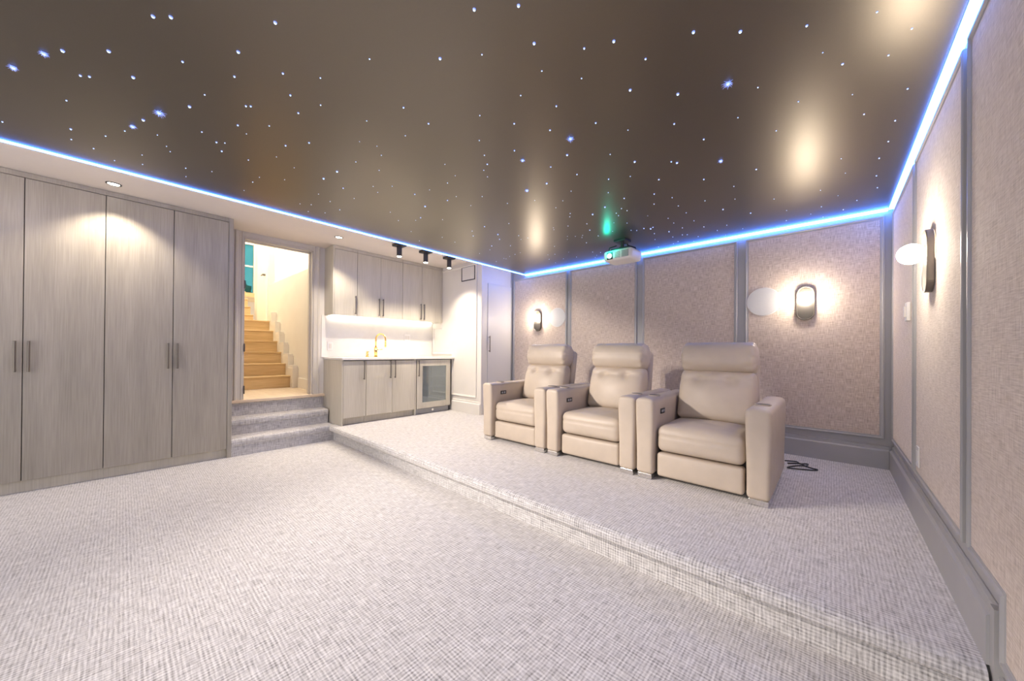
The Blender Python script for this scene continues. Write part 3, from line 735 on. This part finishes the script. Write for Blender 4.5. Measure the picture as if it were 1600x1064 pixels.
B4_ = [(610,82,3),(357,12,1),(990,82,2),(1049,93,3),(1504,70,4),(564,235,1),(861,267,2),(1328,265,2),(338,263,2),(335,404,1),(501,462,2),(300,553,3),(813,418,2),(811,523,1),(999,455,1),(1063,541,1),(1340,488,1),(1527,578,2),(472,569,1),(530,591,1),(418,617,1),(441,643,1),(394,717,0),(530,720,1),(380,806,0),(745,645,0),(957,671,1),(1145,613,1),(1226,696,1),(1016,720,0),(1105,769,1),(1329,759,1),(705,775,2),(776,778,3),(800,764,2),(631,797,1),(572,795,1),(814,829,1),(821,890,1),(966,808,2),(1105,842,1),(1156,840,1),(1006,864,1),(1270,860,1),(1468,796,1),(1567,742,1),(1060,911,1),(1012,934,0),(857,968,1),(1224,909,0)]
B5_ = [(97,88,2),(330,456,1),(342,554,0),(508,322,2),(664,20,1),(647,553,1),(464,663,2),(745,643,0),(743,721,1),(1172,238,0),(1204,351,0),(1468,235,1),(1540,104,1),(1447,371,1),(1454,465,1),(1294,564,1),(1017,613,1),(1188,636,1),(1010,485,0),(1147,527,0),(934,671,0),(1030,694,0),(403,785,0),(268,835,0)]
stars = []
for lst, ox, oy, sc in ((A_, 0, 0, 2.667), (A2_, 600, 0, 2.66), (A3_, 1000, 0, 3.04), (B1_, 400, 200, 6.65), (B2_, 580, 240, 6.65), (B3_, 720, 260, 6.65), (B4_, 900, 240, 6.65), (B5_, 1080, 200, 5.0)):
    for a, b, c in lst:
        u, v = ox+a/sc, oy+b/sc
        if all((u-q[0])**2+(v-q[1])**2 > 7 for q in stars): stars.append((u, v, c))
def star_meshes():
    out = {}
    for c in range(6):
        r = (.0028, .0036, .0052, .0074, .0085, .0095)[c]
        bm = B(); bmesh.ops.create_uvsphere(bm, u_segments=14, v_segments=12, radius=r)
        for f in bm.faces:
            f.material_index = 0 if (f.calc_center_median().z < -r*(.4 if c < 2 else .72)) else 1  # white tip at the bottom, painted blue glow on the rest
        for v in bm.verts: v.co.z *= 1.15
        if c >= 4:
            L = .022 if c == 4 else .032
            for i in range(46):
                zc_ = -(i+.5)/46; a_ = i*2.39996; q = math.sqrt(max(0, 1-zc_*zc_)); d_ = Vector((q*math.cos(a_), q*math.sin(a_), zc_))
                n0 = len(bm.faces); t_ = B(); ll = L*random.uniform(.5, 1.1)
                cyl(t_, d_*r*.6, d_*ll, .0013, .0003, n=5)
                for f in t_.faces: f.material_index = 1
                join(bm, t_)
        me = bpy.data.meshes.new('star_light'); bm.to_mesh(me); bm.free(); me.materials.append(star_e); me.materials.append(starglow_e); me2 = None
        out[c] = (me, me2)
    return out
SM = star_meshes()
BIG = {(249, 175): 'largest spiky blue star light at left of the ceiling, above the soffit', (21, 104): 'spiky blue star light at the far left edge of the ceiling',
       (69, 82): 'spiky blue star light second from the left edge of the ceiling', (207, 196): 'spiky star light just below left of the largest left one',
       (1138, 129): 'spiky blue star light alone in the dark upper right ceiling', (891, 215): 'spiky blue star light in mid ceiling above the projector',
       (817, 250): 'spiky blue star light in mid ceiling, lower of two', (823, 297): 'spiky star light on the bright streak above the left recliner',
       (1126, 250): 'spiky star light right of the projector, toward the bright patch'}
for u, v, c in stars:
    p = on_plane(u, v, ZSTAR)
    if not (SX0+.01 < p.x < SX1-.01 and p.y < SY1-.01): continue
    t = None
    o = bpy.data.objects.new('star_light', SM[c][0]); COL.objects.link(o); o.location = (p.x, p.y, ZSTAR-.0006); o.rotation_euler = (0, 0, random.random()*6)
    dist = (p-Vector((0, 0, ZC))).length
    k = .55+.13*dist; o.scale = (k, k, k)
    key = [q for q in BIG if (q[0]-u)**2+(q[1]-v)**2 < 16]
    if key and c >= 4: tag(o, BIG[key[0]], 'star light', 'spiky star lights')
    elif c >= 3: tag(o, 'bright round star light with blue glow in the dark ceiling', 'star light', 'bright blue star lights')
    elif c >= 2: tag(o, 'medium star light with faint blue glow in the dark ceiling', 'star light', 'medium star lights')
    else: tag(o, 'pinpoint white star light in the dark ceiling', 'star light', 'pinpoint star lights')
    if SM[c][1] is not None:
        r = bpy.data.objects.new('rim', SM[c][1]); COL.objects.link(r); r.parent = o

# ------------------------------------------------------------------ light
def area(name, loc, target, sx, sy, power, col):
    l = bpy.data.lights.new(name, 'AREA'); l.shape = 'RECTANGLE'; l.size = sx; l.size_y = sy; l.energy = power; l.color = col
    o = bpy.data.objects.new(name, l); COL.objects.link(o); o.location = loc
    o.rotation_euler = (Vector(target)-Vector(loc)).to_track_quat('-Z', 'Y').to_euler(); return o
def point(name, loc, power, col, r):
    l = bpy.data.lights.new(name, 'POINT'); l.energy = power; l.color = col; l.shadow_soft_size = r
    o = bpy.data.objects.new(name, l); COL.objects.link(o); o.location = loc; return o
for yy in (-1.0, -1.9): spot_lamp('soffit_fill', (-4.05, yy, ZSOF-.02), (-.1, yy+4.0, 1.1), 640, 1.6, 1., .06, (1., .89, .79))  # unseen fill lamps added to brighten the seats and right wall
point('hall_lamp', (-7.4, 1.3, 4.2), 95, (1., .92, .78), .25)
point('hall_lamp_upper', (-10.5, 2.4, 4.8), 130, (1., .95, .86), .25)
point('projector_glow', (-1.86, 3.61, ZSTAR-.12), .9, (.0, 1., .70), .02)
wd = bpy.data.worlds.new('World'); S.world = wd; wd.use_nodes = True
bg = wd.node_tree.nodes['Background']; bg.inputs[0].default_value = (1., .95, .91, 1); bg.inputs[1].default_value = 1.4

# ------------------------------------------------------------------ camera
cam = bpy.data.cameras.new('Camera'); co = bpy.data.objects.new('Camera', cam); COL.objects.link(co)
cam.sensor_fit = 'HORIZONTAL'; cam.sensor_width = 36; cam.lens = F_*36/1600
cam.shift_y = (CYP-532)/1600; cam.clip_start = .02
M = Matrix(((rt.x, up.x, -fw.x, 0), (rt.y, up.y, -fw.y, 0), (rt.z, up.z, -fw.z, ZC), (0, 0, 0, 1)))
co.matrix_world = M
S.camera = co
S.view_settings.view_transform = 'Standard'; S.view_settings.look = 'None'; S.view_settings.gamma = 1; S.view_settings.use_curve_mapping = False
S.view_settings.exposure = 0.46
S.cycles.use_denoising = True
S.cycles.max_bounces = 10; S.cycles.diffuse_bounces = 6; S.cycles.sample_clamp_indirect = 8
